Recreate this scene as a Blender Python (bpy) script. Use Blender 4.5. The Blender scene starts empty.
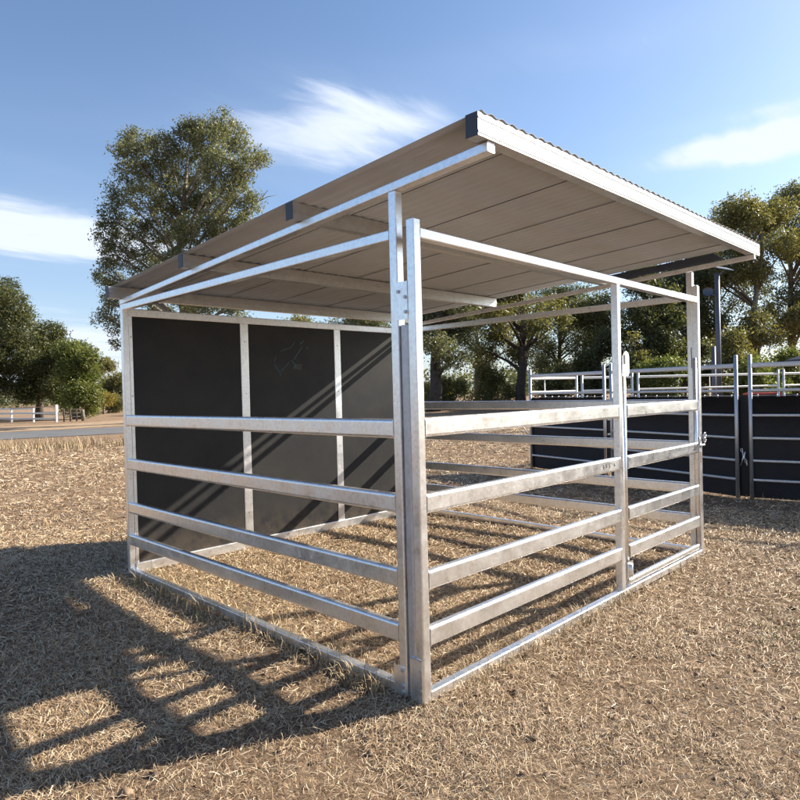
import bpy, math, random
import numpy as np
from mathutils import Vector, Matrix
random.seed(7); rng = np.random.default_rng(7)
S = bpy.context.scene
COL = S.collection

# ------------------------------------------------------------------ camera
CAM = np.array([-2.193, -2.058, 1.484]); FPX = 641.031
ya, pi_, ro = np.radians([45.256, .787, -1.439])
FW = np.array([np.sin(ya)*np.cos(pi_), np.cos(ya)*np.cos(pi_), -np.sin(pi_)])
_r = np.array([np.cos(ya), -np.sin(ya), 0]); _u = np.cross(_r, FW)
RT = np.cos(ro)*_r + np.sin(ro)*_u; UP = -np.sin(ro)*_r + np.cos(ro)*_u
def at(px, py, d):
    return CAM + d*(FW + RT*(px-400)/FPX + UP*(400-py)/FPX)
def gxy(px, d):
    p = at(px, 385, d); return float(p[0]), float(p[1])
cd = bpy.data.cameras.new('camera'); co = bpy.data.objects.new('camera', cd); COL.objects.link(co)
M4 = Matrix(((RT[0], UP[0], -FW[0], CAM[0]), (RT[1], UP[1], -FW[1], CAM[1]), (RT[2], UP[2], -FW[2], CAM[2]), (0, 0, 0, 1)))
co.matrix_world = M4
cd.sensor_width = 36; cd.sensor_fit = 'HORIZONTAL'; cd.lens = 36*FPX/800; cd.clip_start = .05; cd.clip_end = 3000
S.camera = co

# ------------------------------------------------------------------ light
SUN = Vector((1.65, -.73, 1.0)).normalized()
EL = math.asin(SUN.z); AZ = math.atan2(SUN.x, SUN.y)
sl = bpy.data.lights.new('sun', 'SUN'); so = bpy.data.objects.new('sun', sl); COL.objects.link(so)
sl.energy = 5.0; sl.angle = math.radians(.5); sl.color = (1, .91, .77)
so.rotation_euler = SUN.to_track_quat('Z', 'Y').to_euler(); so.location = (20, -10, 15)
S.view_settings.view_transform = 'Standard'; S.view_settings.look = 'None'
S.view_settings.gamma = 1; S.view_settings.exposure = 1.2; S.view_settings.use_curve_mapping = False

class NT:
    def __init__(s, tree): s.t = tree; s.n = tree.nodes; s.l = tree.links
    def add(s, typ, ins=None, **kw):
        n = s.n.new(typ)
        for k, v in kw.items(): setattr(n, k, v)
        for k, v in (ins or {}).items():
            if isinstance(v, bpy.types.NodeSocket): s.l.new(v, n.inputs[k])
            else: n.inputs[k].default_value = v
        return n
    def math(s, op, a, b=None, c=None, clamp=False):
        n = s.n.new('ShaderNodeMath'); n.operation = op; n.use_clamp = clamp
        for i, v in enumerate((a, b, c)):
            if v is None: continue
            if isinstance(v, bpy.types.NodeSocket): s.l.new(v, n.inputs[i])
            else: n.inputs[i].default_value = v
        return n.outputs[0]
    def ramp(s, fac, stops, interp='LINEAR'):
        n = s.n.new('ShaderNodeValToRGB'); s.l.new(fac, n.inputs[0]); n.color_ramp.interpolation = interp
        e = n.color_ramp.elements
        while len(e) > 1: e.remove(e[-1])
        e[0].position = stops[0][0]; e[0].color = (*stops[0][1], 1) if len(stops[0][1]) == 3 else stops[0][1]
        for p, c in stops[1:]:
            x = e.new(p); x.color = (*c, 1) if len(c) == 3 else c
        return n.outputs[0]
    def mix(s, fac, a, b, blend='MIX'):
        n = s.n.new('ShaderNodeMix'); n.data_type = 'RGBA'; n.blend_type = blend
        for i, v in ((0, fac), (6, a), (7, b)):
            if isinstance(v, bpy.types.NodeSocket): s.l.new(v, n.inputs[i])
            else: n.inputs[i].default_value = v if i == 0 or len(v) == 4 else (*v, 1)
        return n.outputs[2]

# world: Nishita sky with thin procedural cirrus laid on a far-off plane of sky directions
W = bpy.data.worlds.new("World"); S.world = W; W.use_nodes = True
t = NT(W.node_tree); bg = W.node_tree.nodes['Background']
sky = t.add('ShaderNodeTexSky', sky_type='NISHITA', sun_disc=False, sun_elevation=EL, sun_rotation=AZ, air_density=1.0, dust_density=1.3, ozone_density=2.4, altitude=100)
tc = t.add('ShaderNodeTexCoord'); sp = t.add('ShaderNodeSeparateXYZ', {0: tc.outputs['Generated']})
zc = t.math('MAXIMUM', sp.outputs[2], .02)
px_ = t.math('DIVIDE', sp.outputs[0], t.math('ADD', zc, .12)); py_ = t.math('DIVIDE', sp.outputs[1], t.math('ADD', zc, .12))
cv = t.add('ShaderNodeCombineXYZ', {0: px_, 1: py_, 2: 0.0})
mp = t.add('ShaderNodeMapping', {'Vector': cv.outputs[0], 'Rotation': (0, 0, math.radians(35)), 'Scale': (.55, 1.5, 1)})
nz = t.add('ShaderNodeTexNoise', {'Vector': mp.outputs[0], 'Scale': 1.1, 'Detail': 7.0, 'Roughness': .52, 'Distortion': .5})
base = t.ramp(nz.outputs[0], [(.52, (0, 0, 0)), (.80, (1, 1, 1))])
def blob(px, py, sx, sy, amp):
    # soft patch of cloud around a fixed direction of the sky (world space), drawn out along the horizon
    d = at(px, py, 1.0) - CAM; d = d/np.linalg.norm(d)
    th = math.atan2(d[0], d[1]); e = math.asin(d[2])
    az = t.math('ARCTAN2', sp.outputs[0], sp.outputs[1]); ell = t.math('ARCSINE', sp.outputs[2])
    a = t.math('DIVIDE', t.math('SUBTRACT', az, th), sx)
    b = t.math('DIVIDE', t.math('SUBTRACT', ell, e), sy)
    b = t.math('ADD', b, t.math('MULTIPLY', t.math('SUBTRACT', nz.outputs[0], .5), 3.4))
    r2 = t.math('ADD', t.math('MULTIPLY', a, a), t.math('MULTIPLY', b, b))
    return t.math('MULTIPLY', t.math('EXPONENT', t.math('MULTIPLY', r2, -1.0)), amp)
tot = t.math('MULTIPLY', base, .16)
for args in [(30, 226, .22, .040, .62), (70, 246, .14, .020, .40), (320, 130, .18, .055, .52), (390, 118, .10, .035, .3), (765, 144, .11, .020, 1.5), (800, 104, .14, .010, .35), (60, 350, .3, .05, .55), (600, 40, .25, .03, .2)]:
    tot = t.math('ADD', tot, blob(*args))
fine = t.add('ShaderNodeTexNoise', {'Vector': mp.outputs[0], 'Scale': 4.5, 'Detail': 8.0, 'Roughness': .6, 'Distortion': .8})
tot = t.math('MULTIPLY', tot, t.math('ADD', t.math('MULTIPLY', fine.outputs[0], 1.7), .15))
tot = t.ramp(tot, [(0.0, (0, 0, 0)), (.22, (.07, .07, .07)), (.55, (.75, .75, .75)), (.8, (.95, .95, .95))])
hz = t.math('MULTIPLY', t.math('EXPONENT', t.math('MULTIPLY', t.math('MAXIMUM', sp.outputs[2], 0.0), -5.5)), .42)
tot = t.math('ADD', tot, hz); tot = t.math('MINIMUM', tot, .95)
skc = t.mix(tot, t.mix(1.0, sky.outputs[0], (.92, 1.02, 1.12), 'MULTIPLY'), (5.4, 5.9, 6.8))
W.node_tree.links.new(skc, bg.inputs[0]); bg.inputs[1].default_value = .076

# ------------------------------------------------------------------ materials
def mat(name):
    m = bpy.data.materials.new(name); m.use_nodes = True
    return m, NT(m.node_tree), m.node_tree.nodes['Principled BSDF']
def galv(name, base=(.60, .60, .60), rough=.36, metal=.85, spangle=16, dirt=.5):
    m, t, p = mat(name); tc = t.add('ShaderNodeTexCoord'); v = tc.outputs['Object']
    vo = t.add('ShaderNodeTexVoronoi', {'Vector': v, 'Scale': spangle*4.0, 'Randomness': 1.0})
    n1 = t.add('ShaderNodeTexNoise', {'Vector': v, 'Scale': 9.0, 'Detail': 6.0, 'Roughness': .65})
    n2 = t.add('ShaderNodeTexNoise', {'Vector': v, 'Scale': 60.0, 'Detail': 4.0, 'Roughness': .6})
    sepc = t.add('ShaderNodeSeparateColor', {0: vo.outputs['Color']})
    k = t.math('ADD', t.math('MULTIPLY', sepc.outputs[0], .22), t.math('MULTIPLY', n1.outputs[0], .5))
    col = t.ramp(k, [(.12, tuple(c*.82 for c in base)), (.35, base), (.6, tuple(min(1, c*1.12) for c in base))])
    st = t.ramp(n1.outputs[0], [(.56, (0, 0, 0)), (.74, (1, 1, 1))])
    col = t.mix(t.math('MULTIPLY', st, dirt*.6), col, (.74, .72, .69))
    sk = t.ramp(n2.outputs[0], [(.60, (0, 0, 0)), (.66, (1, 1, 1))])
    patch = t.ramp(n1.outputs[0], [(.5, (0, 0, 0)), (.6, (1, 1, 1))])
    col = t.mix(t.math('MULTIPLY', t.math('MULTIPLY', sk, patch), .35*dirt), col, (.22, .21, .20))
    t.l.new(col, p.inputs['Base Color']); p.inputs['Metallic'].default_value = metal
    r = t.math('ADD', t.math('MULTIPLY', n1.outputs[0], .36), rough-.17)
    r = t.math('ADD', r, t.math('MULTIPLY', sepc.outputs[1], .06)); t.l.new(r, p.inputs['Roughness'])
    b = t.add('ShaderNodeBump', {'Height': t.math('ADD', n2.outputs[0], t.math('MULTIPLY', n1.outputs[0], 2.0)), 'Strength': .07, 'Distance': .004})
    t.l.new(b.outputs[0], p.inputs['Normal'])
    return m
def plain(name, col, rough=.6, metal=0, noise=.15, scale=8.0, bump=0.0, spec=.5):
    m, t, p = mat(name); tc = t.add('ShaderNodeTexCoord')
    n = t.add('ShaderNodeTexNoise', {'Vector': tc.outputs['Object'], 'Scale': scale, 'Detail': 6.0, 'Roughness': .6})
    c = t.ramp(n.outputs[0], [(.3, tuple(x*(1-noise) for x in col)), (.7, tuple(min(1, x*(1+noise)) for x in col))])
    t.l.new(c, p.inputs['Base Color']); p.inputs['Roughness'].default_value = rough; p.inputs['Metallic'].default_value = metal
    p.inputs['Specular IOR Level'].default_value = spec
    if bump:
        b = t.add('ShaderNodeBump', {'Height': n.outputs[0], 'Strength': bump, 'Distance': .01}); t.l.new(b.outputs[0], p.inputs['Normal'])
    return m
M_GALV = galv('galvanised_steel', base=(.86, .86, .865), rough=.31, metal=.93, dirt=.28)
M_GALV2 = galv('weathered_galvanised_pipe', base=(.50, .51, .54), rough=.42, metal=.8, dirt=.4)
M_PURL = galv('purlin_zinc', base=(.50, .50, .49), rough=.36, metal=.7, spangle=10, dirt=.15)
M_ROOF = plain('corrugated_roof_sheet', (.45, .46, .475), rough=.75, metal=.05, noise=.06, scale=3.0)
M_LAP = plain('lap_shadowed_edge', (.10, .09, .085), rough=.7, noise=.1)  # dark seam lines along the roof sheet laps
M_NAVY = plain('dark_flashing', (.035, .04, .06), rough=.5, noise=.1)  # flat dark navy; on the purlin ends it paints their shade
M_WHITE = plain('white_paint', (.72, .71, .68), rough=.6, noise=.12, scale=14)
M_WOODPOST = plain('weathered_post', (.42, .30, .18), rough=.8, noise=.25)
M_POLE = plain('pole_paint', (.10, .11, .14), rough=.5, metal=.2, noise=.1)
M_GLASS_PV = plain('solar_glass', (.5, .52, .55), rough=.2, metal=.3, noise=.05)
M_RED = plain('red_plastic', (.42, .05, .04), rough=.5)
M_TEAL = plain('teal_print', (.02, .085, .10), rough=.5, noise=.3, scale=60)
M_MARK = plain('dark_stamp_ink', (.05, .05, .05), rough=.6)
M_RUST = plain('rusty_bolt', (.30, .10, .05), rough=.75, noise=.3, scale=50)

def m_panel():
    m, t, p = mat('black_hdpe_panel'); tc = t.add('ShaderNodeTexCoord')
    n = t.add('ShaderNodeTexNoise', {'Vector': tc.outputs['Object'], 'Scale': 2.2, 'Detail': 8.0, 'Roughness': .7})
    n2 = t.add('ShaderNodeTexNoise', {'Vector': tc.outputs['Object'], 'Scale': 38.0, 'Detail': 3.0})
    c = t.ramp(n.outputs[0], [(.35, (.025, .026, .029)), (.7, (.040, .039, .037))])
    dust = t.ramp(n2.outputs[0], [(.66, (0, 0, 0)), (.72, (1, 1, 1))])
    c = t.mix(t.math('MULTIPLY', dust, .25), c, (.07, .06, .05))
    sz_ = t.add('ShaderNodeSeparateXYZ', {0: tc.outputs['Object']}); low = t.math('SUBTRACT', 1.0, t.math('DIVIDE', sz_.outputs[2], .55), clamp=True)
    nd = t.add('ShaderNodeTexNoise', {'Vector': tc.outputs['Object'], 'Scale': 7.0, 'Detail': 8.0, 'Roughness': .7})
    c = t.mix(t.math('MULTIPLY', t.math('MULTIPLY', low, low), t.ramp(nd.outputs[0], [(.40, (0, 0, 0)), (.62, (.8, .8, .8))])), c, (.13, .10, .075))
    mpk = t.add('ShaderNodeMapping', {'Vector': tc.outputs['Object'], 'Scale': (9, 1, 1.2), 'Rotation': (0, .35, 0)})
    nk = t.add('ShaderNodeTexNoise', {'Vector': mpk.outputs[0], 'Scale': 3.0, 'Detail': 6.0, 'Roughness': .7})
    c = t.mix(t.math('MULTIPLY', t.ramp(nk.outputs[0], [(.62, (0, 0, 0)), (.72, (1, 1, 1))]), .22), c, (.09, .08, .07))
    t.l.new(c, p.inputs['Base Color']); p.inputs['Roughness'].default_value = .42; p.inputs['Specular IOR Level'].default_value = .16
    mp = t.add('ShaderNodeMapping', {'Vector': tc.outputs['Object'], 'Scale': (1, 1, .35)})
    n3 = t.add('ShaderNodeTexNoise', {'Vector': mp.outputs[0], 'Scale': 1.6, 'Detail': 3.0})
    b = t.add('ShaderNodeBump', {'Height': n3.outputs[0], 'Strength': .25, 'Distance': .03}); t.l.new(b.outputs[0], p.inputs['Normal'])
    return m
M_PANEL = m_panel()
def m_tarp():
    m, t, p = mat('dark_rubber_sheet'); tc = t.add('ShaderNodeTexCoord')
    n = t.add('ShaderNodeTexNoise', {'Vector': tc.outputs['Object'], 'Scale': 1.4, 'Detail': 8.0, 'Roughness': .7, 'Distortion': .8})
    c = t.ramp(n.outputs[0], [(.3, (.012, .014, .022)), (.55, (.017, .017, .019)), (.75, (.032, .029, .027))])
    t.l.new(c, p.inputs['Base Color']); p.inputs['Roughness'].default_value = .6; p.inputs['Specular IOR Level'].default_value = .25
    b = t.add('ShaderNodeBump', {'Height': n.outputs[0], 'Strength': .5, 'Distance': .05}); t.l.new(b.outputs[0], p.inputs['Normal'])
    return m
M_TARP = m_tarp()

def m_ground():
    m, t, p = mat('dry_paddock'); tc = t.add('ShaderNodeTexCoord'); v = tc.outputs['Object']
    big = t.add('ShaderNodeTexNoise', {'Vector': v, 'Scale': .28, 'Detail': 6.0, 'Roughness': .6})
    mid = t.add('ShaderNodeTexNoise', {'Vector': v, 'Scale': 2.3, 'Detail': 8.0, 'Roughness': .65, 'Distortion': .6})
    fin = t.add('ShaderNodeTexNoise', {'Vector': v, 'Scale': 26.0, 'Detail': 8.0, 'Roughness': .75, 'Distortion': 1.2})
    mpp = t.add('ShaderNodeMapping', {'Vector': v, 'Scale': (1, .35, 1), 'Rotation': (0, 0, .6)})
    st = t.add('ShaderNodeTexNoise', {'Vector': mpp.outputs[0], 'Scale': 80.0, 'Detail': 5.0, 'Roughness': .7, 'Distortion': 2.0})
    k = t.math('ADD', t.math('MULTIPLY', fin.outputs[0], .55), t.math('MULTIPLY', st.outputs[0], .45))
    straw = t.ramp(k, [(.36, (.075, .045, .027)), (.46, (.20, .13, .078)), (.56, (.39, .27, .175)), (.68, (.60, .455, .32))])
    soil = t.ramp(fin.outputs[0], [(.32, (.075, .045, .03)), (.68, (.26, .165, .105))])
    c = t.mix(t.ramp(mid.outputs[0], [(.52, (0, 0, 0)), (.70, (.85, .85, .85))]), straw, soil)
    c = t.mix(t.math('MULTIPLY', t.ramp(big.outputs[0], [(.45, (0, 0, 0)), (.7, (1, 1, 1))]), .35), c, (.36, .275, .19))
    gr = t.add('ShaderNodeTexNoise', {'Vector': v, 'Scale': .9, 'Detail': 5.0, 'Roughness': .6})
    c = t.mix(t.math('MULTIPLY', t.ramp(gr.outputs[0], [(.64, (0, 0, 0)), (.74, (1, 1, 1))]), .22), c, (.14, .17, .06))
    t.l.new(c, p.inputs['Base Color']); p.inputs['Roughness'].default_value = .95; p.inputs['Specular IOR Level'].default_value = .15
    h = t.math('ADD', t.math('MULTIPLY', k, 1.0), t.math('MULTIPLY', mid.outputs[0], 1.5))
    b = t.add('ShaderNodeBump', {'Height': h, 'Strength': 1.0, 'Distance': .045}); t.l.new(b.outputs[0], p.inputs['Normal'])
    return m
M_GROUND = m_ground()
def m_road():
    m, t, p = mat('bitumen'); tc = t.add('ShaderNodeTexCoord')
    n = t.add('ShaderNodeTexNoise', {'Vector': tc.outputs['Object'], 'Scale': 30.0, 'Detail': 6.0})
    n2 = t.add('ShaderNodeTexNoise', {'Vector': tc.outputs['Object'], 'Scale': .8, 'Detail': 4.0})
    c = t.ramp(t.math('ADD', t.math('MULTIPLY', n.outputs[0], .5), t.math('MULTIPLY', n2.outputs[0], .5)), [(.35, (.10, .10, .105)), (.65, (.17, .165, .16))])
    t.l.new(c, p.inputs['Base Color']); p.inputs['Roughness'].default_value = .85
    return m
M_ROAD = m_road()
M_DIRT = plain('red_dirt', (.36, .26, .17), rough=.95, noise=.3, scale=2.5, bump=.4, spec=.1)

def m_leaf(name, cols, trans=.35, rough=.5):
    m, t, p = mat(name); geo = t.add('ShaderNodeNewGeometry'); tc = t.add('ShaderNodeTexCoord')
    n = t.add('ShaderNodeTexNoise', {'Vector': tc.outputs['Object'], 'Scale': .55, 'Detail': 4.0, 'Roughness': .6})
    k = t.math('ADD', t.math('MULTIPLY', geo.outputs['Random Per Island'], .55), t.math('MULTIPLY', n.outputs[0], .55))
    N = len(cols); c = t.ramp(k, [(.12+.76*i/(N-1), cc) for i, cc in enumerate(cols)])
    t.l.new(c, p.inputs['Base Color']); p.inputs['Roughness'].default_value = rough; p.inputs['Specular IOR Level'].default_value = .4
    tr = t.add('ShaderNodeBsdfTranslucent', {'Color': t.mix(1.0, c, (1.25, 1.3, .7), 'MULTIPLY')})
    mx = t.add('ShaderNodeMixShader', {0: trans, 1: p.outputs[0], 2: tr.outputs[0]})
    out = [x for x in t.n if x.type == 'OUTPUT_MATERIAL'][0]; t.l.new(mx.outputs[0], out.inputs[0])
    return m
M_LEAF_GUM = m_leaf('gum_leaves', [(0.050, 0.065, 0.040), (0.106, 0.119, 0.062), (0.188, 0.188, 0.100), (0.312, 0.281, 0.163)])
M_LEAF_DARK = m_leaf('dark_leaves', [(0.035, 0.045, 0.022), (0.062, 0.075, 0.033), (0.106, 0.112, 0.048), (0.188, 0.175, 0.075)], trans=.4)
M_LEAF_BRIGHT = m_leaf('bright_leaves', [(0.056, 0.081, 0.022), (0.100, 0.125, 0.035), (0.163, 0.181, 0.050), (0.237, 0.237, 0.075)], trans=.35)
M_LEAF_OLIVE = m_leaf('olive_leaves', [(0.062, 0.073, 0.035), (0.119, 0.122, 0.053), (0.200, 0.181, 0.069), (0.312, 0.250, 0.106)], trans=.4)
M_LEAF_GOLD = m_leaf('golden_leaves', [(.12, .10, .03), (.22, .17, .04), (.34, .24, .05)], trans=.4)
M_BARK = plain('gum_bark', (.20, .165, .13), rough=.9, noise=.4, scale=5, bump=.5)
M_BARKP = plain('pale_gum_bark', (.48, .43, .37), rough=.85, noise=.25, scale=5, bump=.3)
M_BARKD = plain('dark_bark', (.075, .06, .05), rough=.95, noise=.4, scale=5, bump=.5)
def m_straw(name, cols):
    m, t, p = mat(name); geo = t.add('ShaderNodeNewGeometry')
    N = len(cols); c = t.ramp(geo.outputs['Random Per Island'], [(i/(N-1), cc) for i, cc in enumerate(cols)])
    t.l.new(c, p.inputs['Base Color']); p.inputs['Roughness'].default_value = .6; p.inputs['Specular IOR Level'].default_value = .35
    return m
M_STRAW = m_straw('straw', [(.17, .10, .055), (.35, .232, .135), (.50, .36, .215), (.63, .485, .31), (.78, .655, .48)])
M_TALL = m_straw('standing_dry_grass', [(.20, .135, .07), (.38, .28, .16), (.55, .44, .28)])
M_GREEN = m_straw('green_weed', [(.10, .13, .04), (.16, .18, .07), (.27, .25, .12)])

# ------------------------------------------------------------------ mesh building
WELD = True
class MB:
    def __init__(s): s.v = []; s.f = []; s.sm = []
    def add(s, vs, fs, smooth=False):
        o = len(s.v); s.v += [tuple(map(float, a)) for a in vs]
        for f in fs: s.f.append(tuple(i+o for i in f)); s.sm.append(smooth)
        return s
    def box(s, a, b):
        x0, y0, z0 = a; x1, y1, z1 = b
        return s.add([(x0,y0,z0),(x1,y0,z0),(x1,y1,z0),(x0,y1,z0),(x0,y0,z1),(x1,y0,z1),(x1,y1,z1),(x0,y1,z1)],
                     [(0,3,2,1),(4,5,6,7),(0,1,5,4),(1,2,6,5),(2,3,7,6),(3,0,4,7)])
    def sweep(s, a, b, prof, up=(0,0,1), smooth=False, scale_b=1.0, cap=True):
        a = Vector(a); b = Vector(b); d = (b-a).normalized(); u = Vector(up)
        if abs(d.dot(u)) > .95: u = Vector((0, 1, 0)) if abs(d.y) < .9 else Vector((1, 0, 0))
        r = d.cross(u).normalized(); u = r.cross(d).normalized(); n = len(prof)
        vs = [a+r*p+u*q for p, q in prof] + [b+(r*p+u*q)*scale_b for p, q in prof]
        fs = [(i, (i+1) % n, n+(i+1) % n, n+i) for i in range(n)]
        s.add(vs, fs, smooth)
        if cap:
            o = len(s.v)-2*n
            s.f.append(tuple(o+i for i in reversed(range(n)))); s.sm.append(False)
            s.f.append(tuple(o+n+i for i in range(n))); s.sm.append(False)
        return s
    def beam(s, a, b, w, h, r=.006, up=(0,0,1), k=3):
        # rectangular hollow section with rounded corners
        pr = []
        for cx, cy, a0 in ((w/2-r, h/2-r, 0), (-w/2+r, h/2-r, 90), (-w/2+r, -h/2+r, 180), (w/2-r, -h/2+r, 270)):
            for i in range(k+1):
                t = math.radians(a0+90*i/k); pr.append((cx+r*math.cos(t), cy+r*math.sin(t)))
        return s.sweep(a, b, pr, up)
    def tube(s, a, b, r, r2=None, n=12, smooth=True, cap=True):
        pr = [(r*math.cos(2*math.pi*i/n), r*math.sin(2*math.pi*i/n)) for i in range(n)]
        return s.sweep(a, b, pr, smooth=smooth, scale_b=(r2/r if r2 else 1.0), cap=cap)
    def path(s, pts, rad, n=8):
        pts = [Vector(p) for p in pts]
        rads = rad if isinstance(rad, (list, tuple)) else [rad]*len(pts)
        o = len(s.v); ref = Vector((.3, .9, .1)); m = len(pts)
        for i, p in enumerate(pts):
            d = (pts[min(i+1, m-1)]-pts[max(i-1, 0)]).normalized(); r = d.cross(ref).normalized(); u = r.cross(d)
            for j in range(n):
                t = 2*math.pi*j/n; s.v.append(tuple(p+(r*math.cos(t)+u*math.sin(t))*rads[i]))
        for i in range(m-1):
            for j in range(n):
                s.f.append((o+i*n+j, o+i*n+(j+1) % n, o+(i+1)*n+(j+1) % n, o+(i+1)*n+j)); s.sm.append(True)
        s.f.append(tuple(o+j for j in reversed(range(n)))); s.sm.append(False)
        s.f.append(tuple(o+(m-1)*n+j for j in range(n))); s.sm.append(False)
        return s
    def dome(s, c, r, h, n=12, k=3):
        c = Vector(c); o = len(s.v)
        for i in range(k):
            t = math.pi/2*i/k
            for j in range(n):
                a = 2*math.pi*j/n; s.v.append((c.x+r*math.cos(t)*math.cos(a), c.y+r*math.cos(t)*math.sin(a), c.z+h*math.sin(t)))
        s.v.append((c.x, c.y, c.z+h))
        for i in range(k-1):
            for j in range(n): s.f.append((o+i*n+j, o+i*n+(j+1) % n, o+(i+1)*n+(j+1) % n, o+(i+1)*n+j)); s.sm.append(True)
        for j in range(n): s.f.append((o+(k-1)*n+j, o+(k-1)*n+(j+1) % n, o+k*n)); s.sm.append(True)
        return s
    def bolt(s, c, nrm, r=.009, h=.007):
        c = Vector(c); nrm = Vector(nrm); return s.tube(c, c+nrm*h, r, n=6, smooth=False)
    def mesh(s, name, m, origin=(0,0,0)):
        me = bpy.data.meshes.new(name); o = Vector(origin)
        me.from_pydata([tuple(Vector(v)-o) for v in s.v], [], s.f); me.materials.append(m)
        me.polygons.foreach_set('use_smooth', s.sm); me.update(); return me
def link(name, me, parent=None, loc=(0,0,0)):
    o = bpy.data.objects.new(name, me); COL.objects.link(o); o.location = loc
    if parent: o.parent = parent
    return o
def np_mesh(name, verts, faces_n, nf, m, smooth=False):
    # verts (N,3) array; faces given as consecutive runs of faces_n vertices
    me = bpy.data.meshes.new(name); me.vertices.add(len(verts)); me.vertices.foreach_set('co', verts.astype(np.float32).ravel())
    idx = faces_n.astype(np.int32).ravel(); k = faces_n.shape[1]
    me.loops.add(len(idx)); me.loops.foreach_set('vertex_index', idx)
    me.polygons.add(len(faces_n)); me.polygons.foreach_set('loop_start', np.arange(0, len(idx), k, dtype=np.int32))
    me.polygons.foreach_set('loop_total', np.full(len(faces_n), k, dtype=np.int32))
    me.update(calc_edges=True); me.validate(); me.materials.append(m); return me
def tag(o, label=None, cat=None, group=None, kind=None):
    if label: o['label'] = label
    if cat: o['category'] = cat
    if group: o['group'] = group
    if kind: o['kind'] = kind
    return o
def thing(name, loc, label, cat, group=None):
    o = bpy.data.objects.new(name, None); COL.objects.link(o); o.location = loc; o.empty_display_size = .2
    return tag(o, label, cat, group)

# ------------------------------------------------------------------ ground, road
def ground_h(x, y):
    return 0.012*np.sin(x*1.7+y*.6)*np.cos(y*1.3-x*.4) + .006*np.sin(x*4.1-y*3.3)
def grid_axis(c, near, step, far):
    a = list(np.arange(c-near, c+near+.01, step)); s_ = step
    x = a[-1]
    while x < far: s_ *= 1.35; x += s_; a.append(x)
    x = a[0]; s_ = step
    while x > -far: s_ *= 1.35; x -= s_; a.insert(0, x)
    return np.array(a)
gx = grid_axis(2, 9, .12, 900); gy = grid_axis(2, 9, .12, 900)
XX, YY = np.meshgrid(gx, gy, indexing='ij'); fall = np.clip(1-(np.hypot(XX-2, YY-2)-7)/6, 0, 1)
ZZ = ground_h(XX, YY)*fall - .012
vv = np.stack([XX, YY, ZZ], -1).reshape(-1, 3); ny_ = len(gy)
i_, j_ = np.meshgrid(np.arange(len(gx)-1), np.arange(ny_-1), indexing='ij'); b_ = (i_*ny_+j_).ravel()
fq = np.stack([b_, b_+ny_, b_+ny_+1, b_+1], 1)
tag(link('ground', np_mesh('ground', vv, fq, None, M_GROUND)), kind='structure')
def strip(name, ctr, w, z, m):
    mb = MB(); L = []
    for i, p in enumerate(ctr):
        p = Vector((*p, 0)); d = (Vector((*ctr[min(i+1, len(ctr)-1)], 0))-Vector((*ctr[max(i-1, 0)], 0))).normalized(); n = Vector((-d.y, d.x, 0))
        wob = .0 if name == 'road' else random.uniform(-.3, .3)
        L += [p+n*(w/2+wob)+Vector((0, 0, z)), p-n*(w/2-wob)+Vector((0, 0, z))]
    mb.add(L, [(2*i, 2*i+1, 2*i+3, 2*i+2) for i in range(len(ctr)-1)]); return tag(link(name, mb.mesh(name, m)), kind='structure')
rc = [(-38, 45.5), (-22, 39), (-8, 34), (0, 31.2), (5.2, 29.5), (9.8, 28.4), (14, 28.4), (18, 30), (23, 34.5), (28, 40), (40, 53), (70, 85)]
strip('road', rc, 6.6, .004, M_ROAD)
strip('dirt_verge', [(-38, 54), (-8, 42), (3, 38.0), (9, 36.6), (13, 36.6), (17, 38.5)], 7.5, .0, M_DIRT)

# ------------------------------------------------------------------ straw, grasses (uncountable)
def blades(sc, P, L, Wd, lift, name, m, up=False, droop=.5):
    n = len(P); th = rng.uniform(0, 2*np.pi, n); ln = rng.uniform(L[0], L[1], n)*rng.uniform(.6, 1, n); wd = rng.uniform(Wd[0], Wd[1], n)
    if not np.isscalar(sc): wd = wd*sc; ln = ln*np.sqrt(sc)
    d = np.stack([np.cos(th), np.sin(th)], -1); nrm = np.stack([-d[:, 1], d[:, 0]], -1)
    bend = rng.normal(0, .35, n)
    if up:
        tilt = rng.uniform(.1, droop, n); h1 = ln*.55*np.cos(tilt); o1 = ln*.55*np.sin(tilt); h2 = h1+ln*.45*np.cos(tilt*2.0); o2 = o1+ln*.45*np.sin(tilt*2.2)
        z0 = np.zeros(n)-.01
    else:
        o1 = ln*.5; o2 = ln; z0 = rng.uniform(0.0, .012, n); h1 = z0+np.abs(rng.normal(0, lift, n)); h2 = z0+np.abs(rng.normal(0, lift*1.3, n))*rng.choice([.2, 1], n)
    base = P[:, :2]; mid = base+d*o1[:, None]+nrm*(bend*ln*.15)[:, None]; tip = base+d*o2[:, None]-nrm*(bend*ln*.15)[:, None]*.4
    V = np.zeros((n, 6, 3)); g = P[:, 2]
    roll = rng.normal(0, .5, n)*wd if not up else np.zeros(n)
    for i, (c, zz, f) in enumerate(((base, z0, 1.0), (mid, h1, .9), (tip, h2, .25))):
        V[:, 2*i, :2] = c-nrm*(wd*f/2)[:, None]; V[:, 2*i+1, :2] = c+nrm*(wd*f/2)[:, None]
        V[:, 2*i, 2] = g+zz-roll*.5*f; V[:, 2*i+1, 2] = g+zz+roll*.5*f
    b = np.arange(n)[:, None]*6
    F = np.concatenate([b+np.array([[0, 2, 3, 1]]), b+np.array([[2, 4, 5, 3]])], 0)
    return link(name, np_mesh(name, V.reshape(-1, 3), F, None, m))
def wedge(n, r0, r1, half, power=1.0):
    u = rng.uniform(0, 1, n); r = (r0**power+u*(r1**power-r0**power))**(1/power)
    a = ya+rng.uniform(-half, half, n); x = CAM[0]+np.sin(a)*r; y = CAM[1]+np.cos(a)*r
    return x, y, r
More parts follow.
